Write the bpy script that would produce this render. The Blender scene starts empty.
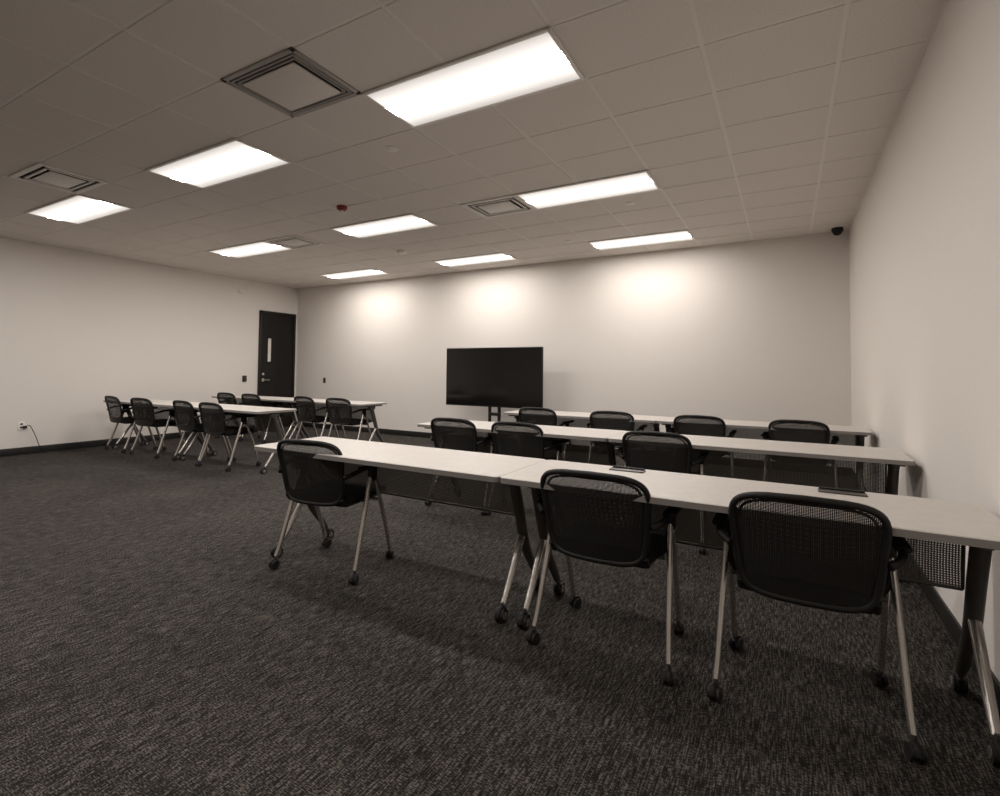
import bpy, bmesh, math, random
from mathutils import Vector, Matrix
random.seed(4)
D=bpy.data; C=bpy.context
# ---------------- room constants (metres) ----------------
XL,XR,YB,YF,H=-9.297,0.67,7.451,-3.0,2.981
GX0,GX=0.268,0.6515      # ceiling grid line phase / pitch in X
GY0,GY=2.316,0.522
# ---------------- materials ----------------
def mat(name,col,rough=.6,metal=0.,spec=.5):
    m=D.materials.new(name); m.use_nodes=True
    b=m.node_tree.nodes['Principled BSDF']
    b.inputs['Base Color'].default_value=(*col,1); b.inputs['Roughness'].default_value=rough
    b.inputs['Metallic'].default_value=metal; b.inputs['Specular IOR Level'].default_value=spec
    return m
def N(m,t,**k):
    n=m.node_tree.nodes.new(t)
    for a,v in k.items(): setattr(n,a,v)
    return n
def LK(m,a,b): m.node_tree.links.new(a,b)
def noise_col(m,scale,c1,c2,bump=0.,lo=.35,hi=.65,detail=3,dist=.01,sc=(1,1,1)):
    b=m.node_tree.nodes['Principled BSDF']
    tc=N(m,'ShaderNodeTexCoord'); mp=N(m,'ShaderNodeMapping'); mp.inputs['Scale'].default_value=sc
    nz=N(m,'ShaderNodeTexNoise'); nz.inputs['Scale'].default_value=scale; nz.inputs['Detail'].default_value=detail
    cr=N(m,'ShaderNodeValToRGB'); cr.color_ramp.elements[0].position=lo; cr.color_ramp.elements[1].position=hi
    cr.color_ramp.elements[0].color=(*c1,1); cr.color_ramp.elements[1].color=(*c2,1)
    LK(m,tc.outputs['Object'],mp.inputs[0]); LK(m,mp.outputs[0],nz.inputs['Vector']); LK(m,nz.outputs['Fac'],cr.inputs[0]); LK(m,cr.outputs[0],b.inputs['Base Color'])
    if bump:
        bp=N(m,'ShaderNodeBump'); bp.inputs['Strength'].default_value=bump; bp.inputs['Distance'].default_value=dist
        LK(m,nz.outputs['Fac'],bp.inputs['Height']); LK(m,bp.outputs[0],b.inputs['Normal'])
    return m
M_wall=noise_col(mat('wall_paint',(.6,.55,.5),.75,spec=.25),90,(.715,.662,.615),(.735,.682,.635),.08,dist=.002)
M_tile=noise_col(mat('ceiling_tile_mineral',(.6,.55,.5),.95,spec=.1),160,(.67,.615,.57),(.79,.73,.68),.25,dist=.003)
M_tbar=mat('ceiling_tbar_metal',(.78,.725,.675),.5)
M_gap=mat('ceiling_gap',(.2,.18,.16),.9)
M_base=mat('baseboard_rubber',(.012,.011,.010),.45)
M_black=noise_col(mat('black_plastic',(.012,.011,.010),.55,spec=.28),300,(.008,.007,.0065),(.013,.012,.011),.05,dist=.001)
M_fabric=noise_col(mat('seat_fabric',(.012,.011,.010),.9,spec=.2),400,(.007,.0065,.006),(.018,.016,.015),.3,dist=.001)
M_silver=mat('silver_paint',(.60,.56,.52),.24,.85)
M_gray=mat('graphite_paint',(.085,.078,.072),.4,.4)
M_top=noise_col(mat('table_laminate',(.6,.55,.5),.42,spec=.35),25,(.53,.487,.447),(.56,.517,.477),0)
M_edge=mat('table_edge_band',(.22,.2,.185),.5)
M_white=mat('white_metal',(.80,.75,.70),.5)
M_vent=mat('vent_gray_metal',(.34,.31,.285),.5)
M_dgray=mat('vent_dark',(.03,.027,.025),.7)
M_red=mat('strobe_red',(.20,.012,.010),.4)
M_door=noise_col(mat('door_espresso_wood',(.02,.013,.01),.55,spec=.2),6,(.007,.0055,.005),(.012,.0095,.008),0,sc=(1,1,.1))
M_frame=mat('door_frame_dark',(.007,.006,.0055),.5,spec=.3)
M_screen=mat('tv_screen_glass',(.006,.0055,.005),.12,spec=.5)
M_rub=mat('rubber_wheel',(.01,.009,.009),.6)
M_glass=D.materials.new('door_glass_bright'); M_glass.use_nodes=True
b=M_glass.node_tree.nodes['Principled BSDF']; b.inputs['Base Color'].default_value=(.75,.7,.64,1); b.inputs['Roughness'].default_value=.1
def emit(name,col,s):
    m=mat(name,(.8,.8,.8),.5); b=m.node_tree.nodes['Principled BSDF']
    b.inputs['Emission Color'].default_value=(*col,1); b.inputs['Emission Strength'].default_value=s
    return m
M_lens=emit('troffer_lens_lit',(1,.95,.90),54)
M_side=emit('troffer_diffuser_lit',(1,.94,.88),1.)
def side_ramp(m):
    b=m.node_tree.nodes['Principled BSDF']; b.inputs['Base Color'].default_value=(.45,.42,.385,1)
    tc=N(m,'ShaderNodeTexCoord'); sp=N(m,'ShaderNodeSeparateXYZ'); LK(m,tc.outputs['Object'],sp.inputs[0])
    s=N(m,'ShaderNodeMath',operation='SUBTRACT'); s.inputs[1].default_value=GY/2; LK(m,sp.outputs['Y'],s.inputs[0])
    a=N(m,'ShaderNodeMath',operation='ABSOLUTE'); LK(m,s.outputs[0],a.inputs[0])
    r=N(m,'ShaderNodeMapRange'); r.inputs['From Min'].default_value=.07; r.inputs['From Max'].default_value=.24; r.inputs['To Min'].default_value=1.4; r.inputs['To Max'].default_value=.48
    LK(m,a.outputs[0],r.inputs['Value']); LK(m,r.outputs[0],b.inputs['Emission Strength'])
side_ramp(M_side)
# perforated / mesh material with real alpha holes
def holes(name,col,rough,spacing,thr,metal=0.,axes=('X','Z')):
    m=mat(name,col,rough,metal,.25); nt=m.node_tree; b=nt.nodes['Principled BSDF']; out=nt.nodes['Material Output']
    tc=N(m,'ShaderNodeTexCoord'); sp=N(m,'ShaderNodeSeparateXYZ'); LK(m,tc.outputs['Object'],sp.inputs[0])
    s=[]
    for a in axes:
        mu=N(m,'ShaderNodeMath',operation='MULTIPLY'); mu.inputs[1].default_value=math.pi/spacing
        si=N(m,'ShaderNodeMath',operation='SINE'); ab=N(m,'ShaderNodeMath',operation='ABSOLUTE')
        LK(m,sp.outputs[a],mu.inputs[0]); LK(m,mu.outputs[0],si.inputs[0]); LK(m,si.outputs[0],ab.inputs[0]); s.append(ab)
    p=N(m,'ShaderNodeMath',operation='MULTIPLY'); LK(m,s[0].outputs[0],p.inputs[0]); LK(m,s[1].outputs[0],p.inputs[1])
    g=N(m,'ShaderNodeMath',operation='GREATER_THAN'); g.inputs[1].default_value=thr; LK(m,p.outputs[0],g.inputs[0])
    tr=N(m,'ShaderNodeBsdfTransparent'); mx=N(m,'ShaderNodeMixShader')
    LK(m,g.outputs[0],mx.inputs[0]); LK(m,b.outputs[0],mx.inputs[1]); LK(m,tr.outputs[0],mx.inputs[2]); LK(m,mx.outputs[0],out.inputs['Surface'])
    return m
M_mesh=holes('chair_mesh_weave',(.014,.0125,.0115),.8,.0052,.80)
M_perf=holes('perforated_panel',(.12,.11,.10),.5,.0085,.80,.2)
# carpet
def carpet():
    m=mat('carpet_streaked',(.04,.035,.03),.95,spec=.1); b=m.node_tree.nodes['Principled BSDF']
    tc=N(m,'ShaderNodeTexCoord')
    def nz(sc,scale,detail=2):
        mp=N(m,'ShaderNodeMapping'); mp.inputs['Scale'].default_value=sc; n=N(m,'ShaderNodeTexNoise'); n.inputs['Scale'].default_value=scale; n.inputs['Detail'].default_value=detail
        LK(m,tc.outputs['Object'],mp.inputs[0]); LK(m,mp.outputs[0],n.inputs['Vector']); return n
    a=nz((1,.08,1),200,2); c=nz((.30,1,1),240,1); d=nz((1,1,1),1.6,2); e2=nz((1,.12,1),28,1)
    mu=N(m,'ShaderNodeMath',operation='MULTIPLY'); LK(m,a.outputs['Fac'],mu.inputs[0]); LK(m,c.outputs['Fac'],mu.inputs[1])
    ad=N(m,'ShaderNodeMath',operation='MULTIPLY_ADD'); ad.inputs[1].default_value=.06; LK(m,d.outputs['Fac'],ad.inputs[0]); LK(m,mu.outputs[0],ad.inputs[2])
    ad2=N(m,'ShaderNodeMath',operation='MULTIPLY_ADD'); ad2.inputs[1].default_value=.10; LK(m,e2.outputs['Fac'],ad2.inputs[0]); LK(m,ad.outputs[0],ad2.inputs[2])
    cr=N(m,'ShaderNodeValToRGB'); e=cr.color_ramp.elements
    e[0].position=.26; e[0].color=(.010,.0088,.0079,1); e[1].position=.44; e[1].color=(.12,.106,.095,1)
    x=cr.color_ramp.elements.new(.34); x.color=(.027,.0238,.0212,1)
    LK(m,ad2.outputs[0],cr.inputs[0]); LK(m,cr.outputs[0],b.inputs['Base Color'])
    bp=N(m,'ShaderNodeBump'); bp.inputs['Strength'].default_value=.6; bp.inputs['Distance'].default_value=.005
    LK(m,mu.outputs[0],bp.inputs['Height']); LK(m,bp.outputs[0],b.inputs['Normal'])
    return m
M_carpet=carpet()
# ---------------- mesh builder ----------------
class MB:
    def __init__(s): s.v=[];s.f=[];s.m=[];s.mats=[]
    def mi(s,m):
        if m not in s.mats: s.mats.append(m)
        return s.mats.index(m)
    def add(s,vs,fs,m):
        o=len(s.v); s.v+= [tuple(v) for v in vs]; k=s.mi(m)
        for f in fs: s.f.append([i+o for i in f]); s.m.append(k)
    def box(s,c,d,m,bev=0,rot=None,seg=2):
        bm=bmesh.new(); bmesh.ops.create_cube(bm,size=1)
        bmesh.ops.scale(bm,vec=d,verts=bm.verts)
        if bev: bmesh.ops.bevel(bm,geom=bm.edges[:],offset=bev,segments=seg,affect='EDGES',profile=.5)
        if rot is not None: bmesh.ops.transform(bm,matrix=rot.to_4x4(),verts=bm.verts)
        bmesh.ops.translate(bm,vec=c,verts=bm.verts)
        bm.verts.index_update()
        s.add([v.co[:] for v in bm.verts],[[v.index for v in f.verts] for f in bm.faces],m); bm.free()
    def tube(s,pts,r,m,n=10,closed=False,sx=1.,up=None):
        P=[Vector(p) for p in pts]; L=len(P); vs=[];fs=[]
        ref=None
        for i,p in enumerate(P):
            if closed: t=P[(i+1)%L]-P[i-1]
            else: t=P[min(i+1,L-1)]-P[max(i-1,0)]
            t.normalize()
            if ref is None:
                ref=Vector(up) if up else (Vector((0,0,1)) if abs(t.z)<.9 else Vector((0,1,0)))
            a=(ref-t*ref.dot(t)).normalized(); ref=a; bb=t.cross(a)
            rr=r[i] if isinstance(r,(list,tuple)) else r
            for k in range(n):
                an=2*math.pi*k/n; vs.append(p+a*math.cos(an)*rr*sx+bb*math.sin(an)*rr)
        R=L if closed else L-1
        for i in range(R):
            j=(i+1)%L
            for k in range(n): fs.append([i*n+k,i*n+(k+1)%n,j*n+(k+1)%n,j*n+k])
        if not closed: fs.append(list(range(n))[::-1]); fs.append([(L-1)*n+k for k in range(n)])
        s.add(vs,fs,m)
    def cyl(s,c,ax,r,h,m,n=20,r2=None):
        c=Vector(c);ax=Vector(ax).normalized(); a=ax.orthogonal().normalized(); b=ax.cross(a); vs=[]
        for q,rr in ((-.5,r),(.5,r if r2 is None else r2)):
            for k in range(n):
                an=2*math.pi*k/n; vs.append(c+ax*h*q+(a*math.cos(an)+b*math.sin(an))*rr)
        fs=[[k,(k+1)%n,n+(k+1)%n,n+k] for k in range(n)]+[list(range(n))[::-1],list(range(n,2*n))]
        s.add(vs,fs,m)
    def mesh(s,name,ang=35):
        me=D.meshes.new(name); me.from_pydata(s.v,[],s.f)
        for m in s.mats: me.materials.append(m)
        me.polygons.foreach_set('material_index',s.m); 
        bm=bmesh.new(); bm.from_mesh(me); bmesh.ops.recalc_face_normals(bm,faces=bm.faces); bm.to_mesh(me); bm.free()
        me.polygons.foreach_set('use_smooth',[True]*len(me.polygons)); me.set_sharp_from_angle(angle=math.radians(ang)); me.update()
        return me
    def obj(s,name,loc=(0,0,0),parent=None,ang=35):
        return place(s.mesh(name,ang),name,loc,0,parent)
def place(me,name,loc=(0,0,0),rz=0,parent=None):
    o=D.objects.new(name,me); o.location=loc; o.rotation_euler=(0,0,math.radians(rz)); C.scene.collection.objects.link(o)
    if parent: o.parent=parent
    return o
def crom(pts,k=6):
    P=[Vector(p) for p in pts]; P=[P[0]*2-P[1]]+P+[P[-1]*2-P[-2]]; out=[]
    for i in range(1,len(P)-2):
        for j in range(k):
            t=j/k; a,b,c,d=P[i-1:i+3]
            out.append(.5*((2*b)+(c-a)*t+(2*a-5*b+4*c-d)*t*t+(3*b-a-3*c+d)*t**3))
    out.append(P[-2]); return out
# ---------------- room shell ----------------
def simple(name,c,d,m,bev=0):
    b=MB(); b.box((0,0,0),d,m,bev); return b.obj(name,c)
T=.12
fb=MB(); fb.add([(XL,YF,0),(XR,YF,0),(XR,YB,0),(XL,YB,0),(XL,YF,-.1),(XR,YF,-.1),(XR,YB,-.1),(XL,YB,-.1)],[[0,1,2,3],[7,6,5,4],[0,4,5,1],[1,5,6,2],[2,6,7,3],[3,7,4,0]],M_carpet); fb.obj('floor')
simple('wall_back',((XL+XR)/2,YB+T/2,H/2),(XR-XL+2*T,T,H+.3),M_wall)
simple('wall_front',((XL+XR)/2,YF-T/2,H/2),(XR-XL+2*T,T,H+.3),M_wall)
simple('wall_right',(XR+T/2,(YB+YF)/2,H/2),(T,YB-YF,H+.3),M_wall)
simple('wall_left',(XL-T/2,(YB+YF)/2,H/2),(T,YB-YF,H+.3),M_wall)
bh=.10
simple('baseboard_back',((XL+XR)/2,YB-.006,bh/2),(XR-XL,.012,bh),M_base,.003)
simple('baseboard_right',(XR-.006,(YB+YF)/2,bh/2),(.012,YB-YF,bh),M_base,.003)
simple('baseboard_left',(XL+.006,(6.50+YF)/2,bh/2),(.012,6.50-YF,bh),M_base,.003)
simple('baseboard_front',((XL+XR)/2,YF+.006,bh/2),(XR-XL,.012,bh),M_base,.003)
# ---------------- ceiling with fixtures ----------------
LX=[GX0-4*GX,GX0-8*GX,GX0-12*GX]; LYs=[GY0-4*GY,GY0,GY0+4*GY,GY0+8*GY]
light_cells=set(); vent_cells={}
def cell(x,y): return (round((x-GX0)/GX),round((y-GY0)/GY))
for x in LX:
    for y in LYs:
        i,j=cell(x,y); light_cells|={(i,j),(i+1,j)}
vents=[('return',GX0-5*GX,GY0-GY),('supply',GX0-10*GX,GY0-GY),('supply',GX0-5*GX,GY0+4*GY),('supply',GX0-10*GX,GY0+4*GY)]
for k,x,y in vents: vent_cells[cell(x,y)]=k
cb=MB()
cb.box(((XL+XR)/2,(YB+YF)/2,H+.17),(XR-XL,YB-YF,.02),M_gap)
i0=math.floor((XL-GX0)/GX); i1=math.ceil((XR-GX0)/GX); j0=math.floor((YF-GY0)/GY); j1=math.ceil((YB-GY0)/GY)
g=.0095
for i in range(i0,i1):
    for j in range(j0,j1):
        if (i,j) in light_cells or (i,j) in vent_cells: continue
        xa=max(GX0+i*GX,XL); xb=min(GX0+(i+1)*GX,XR); ya=max(GY0+j*GY,YF); yb=min(GY0+(j+1)*GY,YB)
        if xb-xa<.03 or yb-ya<.03: continue
        z1=H; z0=H+.02
        a,b_,c,d=xa+g,xb-g,ya+g,yb-g; e=.003
        cb.add([(a,c,z0),(b_,c,z0),(b_,d,z0),(a,d,z0),(a+e,c+e,z1),(b_-e,c+e,z1),(b_-e,d-e,z1),(a+e,d-e,z1)],
               [[4,5,6,7],[0,1,5,4],[1,2,6,5],[2,3,7,6],[3,0,4,7],[3,2,1,0]],M_tile)
for i in range(i0,i1+1):
    x=GX0+i*GX
    if XL<x<XR: cb.box((x,(YB+YF)/2,H+.006),(.024,YB-YF,.004),M_tbar)
for j in range(j0,j1+1):
    y=GY0+j*GY
    if YF<y<YB: cb.box(((XL+XR)/2,y,H+.0065),(XR-XL,.024,.004),M_tbar)
cb.box(((XL+XR)/2,YB-.011,H+.004),(XR-XL,.022,.004),M_tbar); cb.box((XR-.011,(YB+YF)/2,H+.004),(.022,YB-YF,.004),M_tbar); cb.box((XL+.011,(YB+YF)/2,H+.004),(.022,YB-YF,.004),M_tbar)
cb.obj('ceiling')
def light_mesh():
    b=MB(); w=2*GX; d=GY; m=.022; z=H-.002
    b.box((w/2,m/2,z),(w,m,.012),M_white,.002); b.box((w/2,d-m/2,z),(w,m,.012),M_white,.002)
    b.box((m/2,d/2,z),(m,d,.012),M_white,.002); b.box((w-m/2,d/2,z),(m,d,.012),M_white,.002)
    n=14; vs=[];x0,x1=m,w-m
    def zz(t): return H-.001-.004*math.sin(math.pi*t)
    prof=[(m+(d-2*m)*k/n,zz(k/n)) for k in range(n+1)]
    for (y,zv) in prof: vs+=[(x0,y,zv),(x1,y,zv)]
    for k in range(n):
        b.add([vs[2*k],vs[2*k+1],vs[2*k+3],vs[2*k+2]],[[0,1,2,3]],M_lens if 5<=k<=8 else M_side)
    for k in (5,9): b.box((w/2,prof[k][0],prof[k][1]-.001),(w-2*m,.004,.004),M_white)
    b.box((w/2,d/2,H+.0035),(w-.01,d-.01,.003),M_white)
    return b.mesh('troffer_light',60)
lm=light_mesh()
for x in LX:
    for y in LYs: place(lm,'ceiling_light',(x,y,-.004))
# vents (plaque diffusers)
def supply_vent():
    b=MB(); w,d=GX,GY; m=.045
    for (cx,cy,sx,sy) in ((w/2,m/2,w,m),(w/2,d-m/2,w,m),(m/2,d/2,m,d),(w-m/2,d/2,m,d)): b.box((cx,cy,-.003),(sx,sy,.012),M_white,.002)
    b.box((w/2,d/2,.060),(w-.03,d-.03,.004),M_dgray)
    t=.088; q=.022
    for (cx,cy,sx,sy) in ((w/2,t,w-2*t+q,q),(w/2,d-t,w-2*t+q,q),(t,d/2,q,d-2*t+q),(w-t,d/2,q,d-2*t+q)): b.box((cx,cy,-.004),(sx,sy,.012),M_white,.003)
    b.box((w/2,d/2,-.008),(w-.27,d-.25,.010),M_white,.004)
    return b.mesh('supply_air_vent')
def return_vent():
    b=MB(); w,d=GX,GY; m=.03
    for (cx,cy,sx,sy) in ((w/2,m/2,w,m),(w/2,d-m/2,w,m),(m/2,d/2,m,d),(w-m/2,d/2,m,d)): b.box((cx,cy,0),(sx,sy,.01),M_vent,.002)
    b.box((w/2,d/2,.012),(w-.03,d-.03,.004),M_dgray)
    for k in range(2):
        t=.045+k*.026
        for (cx,cy,sx,sy) in ((w/2,t,w-2*t,.010),(w/2,d-t,w-2*t,.010),(t,d/2,.010,d-2*t),(w-t,d/2,.010,d-2*t)): b.box((cx,cy,-.001),(sx,sy,.012),M_vent)
    b.box((w/2,d/2,-.012),(w-.19,d-.17,.012),M_tile,.004)
    return b.mesh('return_air_vent')
sv,rv=supply_vent(),return_vent()
for k,x,y in vents: place(rv if k=='return' else sv,'return_air_vent' if k=='return' else 'supply_air_vent',(x,y,H-.001))
def disc(name,x,y,r,h,m,m2=None):
    b=MB(); b.cyl((0,0,-h*.3),(0,0,-1),r,h*.6,m,28); b.cyl((0,0,-h*.75),(0,0,-1),r*.95,h*.4,m,28,r2=r*.6)
    if m2: b.cyl((0,0,-h*1.1),(0,0,-1),r*.35,h*.5,m2,16)
    b.obj(name,(x,y,H))
disc('fire_alarm_strobe',-4.16,3.87,.055,.05,M_red,M_white)
disc('sprinkler_cover',-2.72,3.03,.05,.014,M_white)
disc('smoke_detector',-4.93,5.75,.07,.045,M_white)
disc('sprinkler_cover',-1.40,5.2,.05,.014,M_white)
disc('sprinkler_cover',-2.55,6.35,.05,.014,M_white)
# dome camera
b=MB(); b.cyl((0,0,-.02),(0,0,-1),.06,.04,M_black,28); 
prof=[(.052*math.cos(a),-.04-.05*math.sin(a)) for a in [k*math.pi/2/6 for k in range(7)]]
vs=[];n=20
for r,z in prof:
    for k in range(n): vs.append((max(r,.0005)*math.cos(2*math.pi*k/n),max(r,.0005)*math.sin(2*math.pi*k/n),z))
b.add(vs,[[i*n+k,i*n+(k+1)%n,(i+1)*n+(k+1)%n,(i+1)*n+k] for i in range(6) for k in range(n)],M_black); b.obj('dome_security_camera',(.54,7.25,H))
# ---------------- door (left wall) ----------------
dr=D.objects.new('door_1',None); C.scene.collection.objects.link(dr); dr.location=(XL,0,0)
y0,y1,zt=6.53,7.38,2.41
b=MB(); f=.05
b.box((.025,y0+f/2,zt/2),(.05,f,zt),M_frame,.004); b.box((.025,y1-f/2,zt/2),(.05,f,zt),M_frame,.004); b.box((.025,(y0+y1)/2,zt-f/2),(.05,y1-y0,f),M_frame,.004)
b.obj('frame',parent=dr)
b=MB(); wy0,wy1,wz0,wz1=6.72,6.815,1.37,1.86; x=.012; a0,a1=y0+f,y1-f; top=zt-f
b.box((x,(a0+wy0)/2,top/2),(.024,wy0-a0,top),M_door); b.box((x,(wy1+a1)/2,top/2),(.024,a1-wy1,top),M_door)
b.box((x,(wy0+wy1)/2,wz0/2),(.024,wy1-wy0,wz0),M_door); b.box((x,(wy0+wy1)/2,(wz1+top)/2),(.024,wy1-wy0,top-wz1),M_door); b.obj('leaf',parent=dr)
b=MB(); b.box((.008,(wy0+wy1)/2,(wz0+wz1)/2),(.006,wy1-wy0,wz1-wz0),M_glass)
for c,d_ in (((.026,wy0,(wz0+wz1)/2),(.01,.014,wz1-wz0+.02)),((.026,wy1,(wz0+wz1)/2),(.01,.014,wz1-wz0+.02)),((.026,(wy0+wy1)/2,wz0),(.01,wy1-wy0+.02,.014)),((.026,(wy0+wy1)/2,wz1),(.01,wy1-wy0+.02,.014))): b.box(c,d_,M_frame)
b.obj('vision_window',parent=dr)
b=MB(); b.cyl((.028,6.63,1.0),(1,0,0),.032,.012,M_silver); b.tube(crom([(.03,6.63,1.0),(.07,6.63,1.0),(.078,6.66,1.0),(.078,6.75,1.0)],4),.009,M_silver); b.cyl((.028,6.63,1.12),(1,0,0),.026,.012,M_silver); b.obj('lever_handle',parent=dr)
# wall devices
def plate(name,c,d,m,m2,side):
    b=MB(); b.box((0,0,0),d,m,.003)
    if side=='x':
        for s in (-.022,.022): b.box((d[0]/2,0,s),(.003,.03,.026),m2,.001)
    else:
        for s in (-.022,.022): b.box((0,-d[1]/2,s),(.03,.003,.026),m2,.001)
    return b.obj(name,c)
plate('card_reader',(XL+.012,6.24,1.03),(.024,.08,.12),M_black,M_gray,'x')
plate('light_switch_plate',(-8.41,YB-.004,1.0),(.07,.008,.11),M_gray,M_black,'y')
plate('wall_outlet',(XL+.004,2.92,.40),(.008,.075,.115),M_white,M_gray,'x')
b=MB(); b.box((0,0,0),(.035,.11,.08),M_white,.01); b.box((.015,0,-.01),(.02,.07,.04),M_tile,.006); b.obj('occupancy_sensor',(XL+.018,6.12,2.73))
b=MB(); b.box((0.02,0,0),(.04,.035,.035),M_black,.005); b.tube(crom([(.03,0,0),(.09,.03,.02),(.10,.09,-.12),(.08,.15,-.28),(.07,.22,-.372),(.15,.45,-.374),(.30,.62,-.374)],6),.005,M_black,6); b.obj('power_cord',(XL+.012,2.95,.38))
# ---------------- television on stand ----------------
tv=D.objects.new('television',None); C.scene.collection.objects.link(tv); tv.location=(-4.005,6.85,0)
b=MB(); W,Hh=1.73,.925; zc=1.130
b.box((0,.0,zc),(W,.035,Hh),M_black,.006); b.box((0,.035,zc-.05),(W*.6,.05,Hh*.6),M_black,.015)
b.obj('case',parent=tv)
b=MB(); b.box((0,-.0185,zc+.006),(W-.022,.003,Hh-.034),M_screen); b.obj('screen',parent=tv)
b=MB()
for s in (-1,1): b.box((s*.085,.08,.62),(.05,.03,1.10),M_black,.008)
b.box((0,.07,1.1),(.5,.03,.4),M_black,.006); b.box((0,.08,.55),(.2,.05,.05),M_black,.008); b.box((0,.08,.13),(.5,.06,.05),M_black,.01)
for s in (-1,1):
    b.box((s*.30,.05,.085),(.05,.60,.045),M_black,.012); b.box((s*.14,.08,.12),(.34,.05,.05),M_black,.012)
    for t in (-.22,.32): b.cyl((s*.30,t,.033),(1,0,0),.033,.03,M_rub)
b.obj('stand',parent=tv)
# ---------------- training table ----------------
TLn,TD,TZ=1.80,.56,.735
def caster(b,x,y,r=.028,ang=0,ring=None):
    R=Matrix.Rotation(ang,3,'Z')
    def tf(p): return Vector((x,y,0))+R@Vector(p)
    for s in (-1,1):
        b.cyl(tf((s*.013,.012,r)),R@Vector((1,0,0)),r,.016,M_rub,18)
        if ring: b.cyl(tf((s*.0215,.012,r)),R@Vector((1,0,0)),r*.55,.003,ring,14)
    pts=[tf((0,.012+math.cos(a)*(r+.004),r+math.sin(a)*(r+.004))) for a in [k*math.pi/6 for k in range(0,6)]]
    b.tube(pts,.011,M_black,8,sx=.5)
    b.cyl(tf((0,0,r*2+.008)),(0,0,1),.009,.03,M_gray,10)
def table_mesh():
    b=MB()
    r=.03; out=[]
    for cx,cy,a0 in ((TLn/2-r,TD-r,0),(-TLn/2+r,TD-r,90),(-TLn/2+r,r,180),(TLn/2-r,r,270)):
        for k in range(6):
            a=math.radians(a0+k*18); out.append((cx+r*math.cos(a),cy+r*math.sin(a)))
    n=len(out); e=.003
    def ring(z,ins): return [(x*(1-ins*2/TLn),TD/2+(y-TD/2)*(1-ins*2/TD),z) for x,y in out]
    zt=TZ; zb=TZ-.027
    V=ring(zt,e)+ring(zt-e,0)
    b.add(V,[list(range(n))]+[[k,(k+1)%n,n+(k+1)%n,n+k] for k in range(n)],M_top)
    V=ring(zt-e,0)+ring(zb,0)
    b.add(V,[[k,(k+1)%n,n+(k+1)%n,n+k] for k in range(n)]+[list(range(n,2*n))],M_edge)
    b.box((0,.30,zb-.018),(TLn-.20,.05,.028),M_gray,.006)
    for s in (-1,1):
        X=s*(TLn/2-.062)
        b.box((X,.28,zb-.012),(.06,.40,.02),M_gray,.006)
        b.box((X,.28,zb-.04),(.05,.12,.05),M_gray,.012)
        col=crom([(X,.265,zb-.02),(X,.33,.52),(X,.41,.30),(X,.50,.17),(X,.56,.085)],6)
        b.tube(col,[.03-.012*(k/(len(col)-1))**2 for k in range(len(col))],M_gray,12,sx=1.0,up=(0,1,0))
        ft=crom([(X,.385,.37),(X,.33,.30),(X,.245,.17),(X,.175,.075)],6)
        b.tube(ft,[.021-.005*(k/(len(ft)-1)) for k in range(len(ft))],M_silver,12)
        b.tube(crom([(X,.41,.32),(X,.47,.22),(X,.565,.08)],6),.017,M_silver,12)
        caster(b,X,.165,.033,ang=math.pi,ring=M_silver); caster(b,X,.575,.033,ring=M_silver)
    xs=TLn/2-.09; z1=zb-.03; nx=16; vs=[];fs=[]
    for k in range(nx+1):
        x=-xs+2*xs*k/nx
        for t in range(4):
            z=z1-.22*t/3; vs.append((x,.345+.035*t/3+.012*math.sin(math.pi*t/3),z))
    for k in range(nx):
        for t in range(3): fs.append([k*4+t,k*4+4+t,k*4+5+t,k*4+1+t])
    b.add(vs,fs,M_perf)
    b.tube([(-xs,.382,z1-.222),(xs,.382,z1-.222)],.007,M_gray,8)
    for s in (-1,1): b.tube([(s*xs,.347,z1),(s*xs,.382,z1-.222)],.006,M_gray,8)
    return b.mesh('training_table')
tm=table_mesh()
TX=-2.968
rows=[2.06,3.70,5.332]
def power_module(parent,x):
    b=MB(); b.box((x,TD-.085,TZ+.003),(.17,.06,.006),M_gray,.003); b.box((x,TD-.060,TZ+.009),(.16,.014,.008),M_black,.002)
    o=b.obj('power_module',parent=parent)
for ri,y in enumerate(rows):
    for k in range(2):
        t=place(tm,'training_table',(TX+TLn/2+k*TLn,y,0))
        if ri==0 and k==1:
            power_module(t,-.43); power_module(t,.46)
LXR=-5.27
for y in rows[1:]:
    for k in range(2): place(tm,'training_table',(LXR-TLn/2-k*TLn,y,0))
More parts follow.
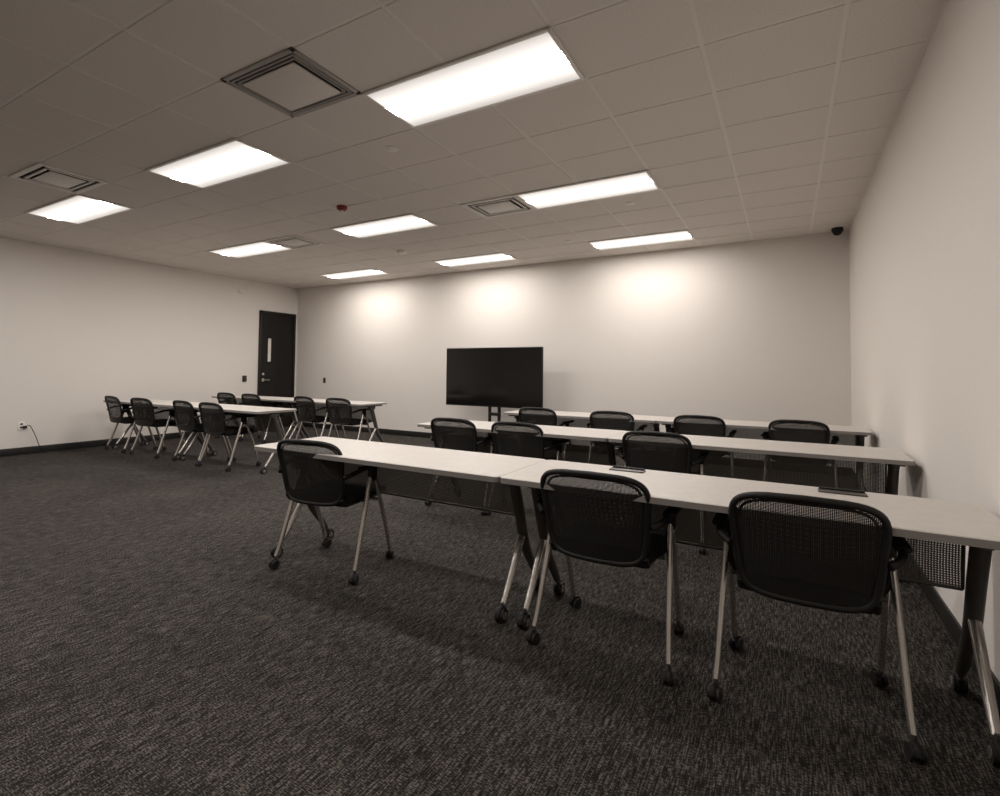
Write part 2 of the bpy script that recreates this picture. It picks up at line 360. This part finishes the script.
# ---------------- nesting chair ----------------
def chair_mesh():
    b=MB()
    def S(u,v):
        w=.202+.040*v
        return Vector((u*w*(1-.01*v), -.215-.075*v-.030*(1-u*u)+.008*math.sin(math.pi*v), .432+.358*v+.014*v*(1-u*u)))
    n=48
    def outline(sc=1.,N_=5.4):
        L=[]
        for k in range(n):
            a=2*math.pi*k/n; c,s_=math.cos(a),math.sin(a)
            u=math.copysign(abs(c)**(2/N_),c)*sc; v=.5+.5*math.copysign(abs(s_)**(2/N_),s_)*sc; L.append((u,v))
        return L
    b.tube([S(u,v) for u,v in outline()],.0125,M_black,10,closed=True,sx=1.0)
    b.tube([S(u,v)+Vector((0,.004,0)) for u,v in outline(.90)],.005,M_black,8,closed=True)
    vs=[];fs=[];R=7
    for r in range(1,R+1):
        for u,v in outline(r/R): vs.append(S(u,v))
    vs.append(S(0,.5)); c=len(vs)-1
    for k in range(n): fs.append([c,k,(k+1)%n])
    for r in range(R-1):
        for k in range(n): fs.append([r*n+k,r*n+(k+1)%n,(r+1)*n+(k+1)%n,(r+1)*n+k])
    b.add(vs,fs,M_mesh)
    vs=[];fs=[];nu=14
    for side in (0,1):
        for i in range(nu+1):
            for j in range(4):
                u=-.93+1.86*i/nu; v=.02+.17*j/3*(1-.25*(abs(u)**3)); p=S(u,v)+Vector((0,-.006+.012*side,0)); vs.append(p)
    for side in (0,1):
        o=side*(nu+1)*4
        for i in range(nu):
            for j in range(3): fs.append([o+i*4+j,o+i*4+4+j,o+i*4+5+j,o+i*4+1+j])
    b.add(vs,fs,M_black)
    bm=bmesh.new(); bmesh.ops.create_grid(bm,x_segments=14,y_segments=14,size=1)
    bm.verts.index_update()
    def se(x,y):
        k=1-.10*(x*x*y*y); return x*k,y*k
    V=[];F=[[v.index for v in f.verts] for f in bm.faces]
    nv=len(bm.verts)
    for v in bm.verts:
        x,y=se(v.co.x,v.co.y); ed=max(abs(x),abs(y)); 
        dz=-.022*max(0,(ed-.8)/.2)**2-.028*max(0,(y-.6)/.4)**2+.008*(x*x)
        V.append((x*.235,.01+y*.225,.475+dz))
    for v in bm.verts:
        x,y=se(v.co.x,v.co.y); ed=max(abs(x),abs(y))
        dz=.016*max(0,(ed-.8)/.2)**2-.015*max(0,(y-.6)/.4)**2
        V.append((x*.235,.01+y*.225,.425+dz))
    F2=[[i+nv for i in f][::-1] for f in F]
    be=[]
    for e in bm.edges:
        if e.is_boundary: a,b2=e.verts[0].index,e.verts[1].index; be.append([a,b2,b2+nv,a+nv])
    bm.free(); b.add(V,F+F2+be,M_fabric)
    b.box((0,.0,.418),(.40,.36,.02),M_black,.008)
    for s in (-1,1):
        A=Vector((s*.268,-.03,.60))
        b.tube(crom([A+Vector((0,.02,.03)),A,(s*.275,-.085,.44),(s*.288,-.175,.16),(s*.294,-.21,.070)],6),.0125,M_silver,12,sx=1.25)
        b.tube(crom([A+Vector((0,-.01,.02)),A+Vector((0,.03,-.03)),(s*.266,.075,.40),(s*.262,.17,.14),(s*.261,.19,.070)],6),.0125,M_silver,12,sx=1.25)
        caster(b,s*.294,-.212,.025,ang=math.radians(180+12*s)); caster(b,s*.261,.192,.025,ang=math.radians(20*s))
        b.box((s*.268,-.02,.585),(.03,.07,.09),M_black,.012)
        b.box((s*.286,-.03,.640),(.050,.27,.024),M_black,.011,seg=3,rot=None)
        b.tube(crom([(s*.284,-.03,.63),(s*.268,-.03,.57),(s*.25,-.06,.47),(s*.20,-.06,.425)],5),.013,M_black,10)
        b.tube(crom([(s*.286,-.13,.638),(s*.274,-.21,.62),(s*.236,-.250,.60)],5),.014,M_black,10)
        b.tube(crom([(s*.20,-.10,.425),(s*.205,-.19,.43),(s*.205,-.225,.47)],5),.013,M_black,10)
    b.tube([(-.25,-.06,.43),(.25,-.06,.43)],.011,M_gray,10); b.tube([(-.262,.08,.405),(.262,.08,.405)],.011,M_silver,10)
    return b.mesh('nesting_chair',50)
cm=chair_mesh()
chairs=[(.048,2.33,0),(-.715,2.34,0),(-2.495,2.345,8),
 (-2.555,3.97,0),(-1.93,3.98,0),(-.81,3.95,0),
 (-2.51,5.60,0),(-1.65,5.60,3),(-.76,5.60,0),(.095,5.60,-3),
 (-8.52,3.96,-4),(-7.74,3.95,4),(-6.71,3.96,-3),(-6.09,3.94,0),
 (-8.42,5.60,2),(-7.74,5.60,0),(-6.43,5.60,-4),(-5.73,5.60,3)]
for x,y,r in chairs: place(cm,'nesting_chair',(x,y,0),r)
# ---------------- world, camera, colour ----------------
w=D.worlds.new('World'); C.scene.world=w; w.use_nodes=True; w.node_tree.nodes['Background'].inputs[0].default_value=(.02,.018,.016,1)
yaw,pit,rol,f=math.radians(29.471),math.radians(2.101),math.radians(.564),508.4
fwd=Vector((-math.sin(yaw)*math.cos(pit),math.cos(yaw)*math.cos(pit),math.sin(pit))); right=Vector((math.cos(yaw),math.sin(yaw),0)); up=right.cross(fwd)
R=right*math.cos(rol)+up*math.sin(rol); U=-right*math.sin(rol)+up*math.cos(rol)
cam=D.cameras.new('camera'); co=D.objects.new('camera',cam); C.scene.collection.objects.link(co)
m=Matrix((R,U,-fwd)).transposed().to_4x4(); m.translation=(0,0,1.223); co.matrix_world=m
cam.sensor_width=36; cam.lens=f*36/1000; cam.shift_y=-(398-352.645)/1000; cam.clip_start=.05
C.scene.camera=co
C.scene.view_settings.view_transform='Standard'
C.scene.view_settings.gamma=1.06
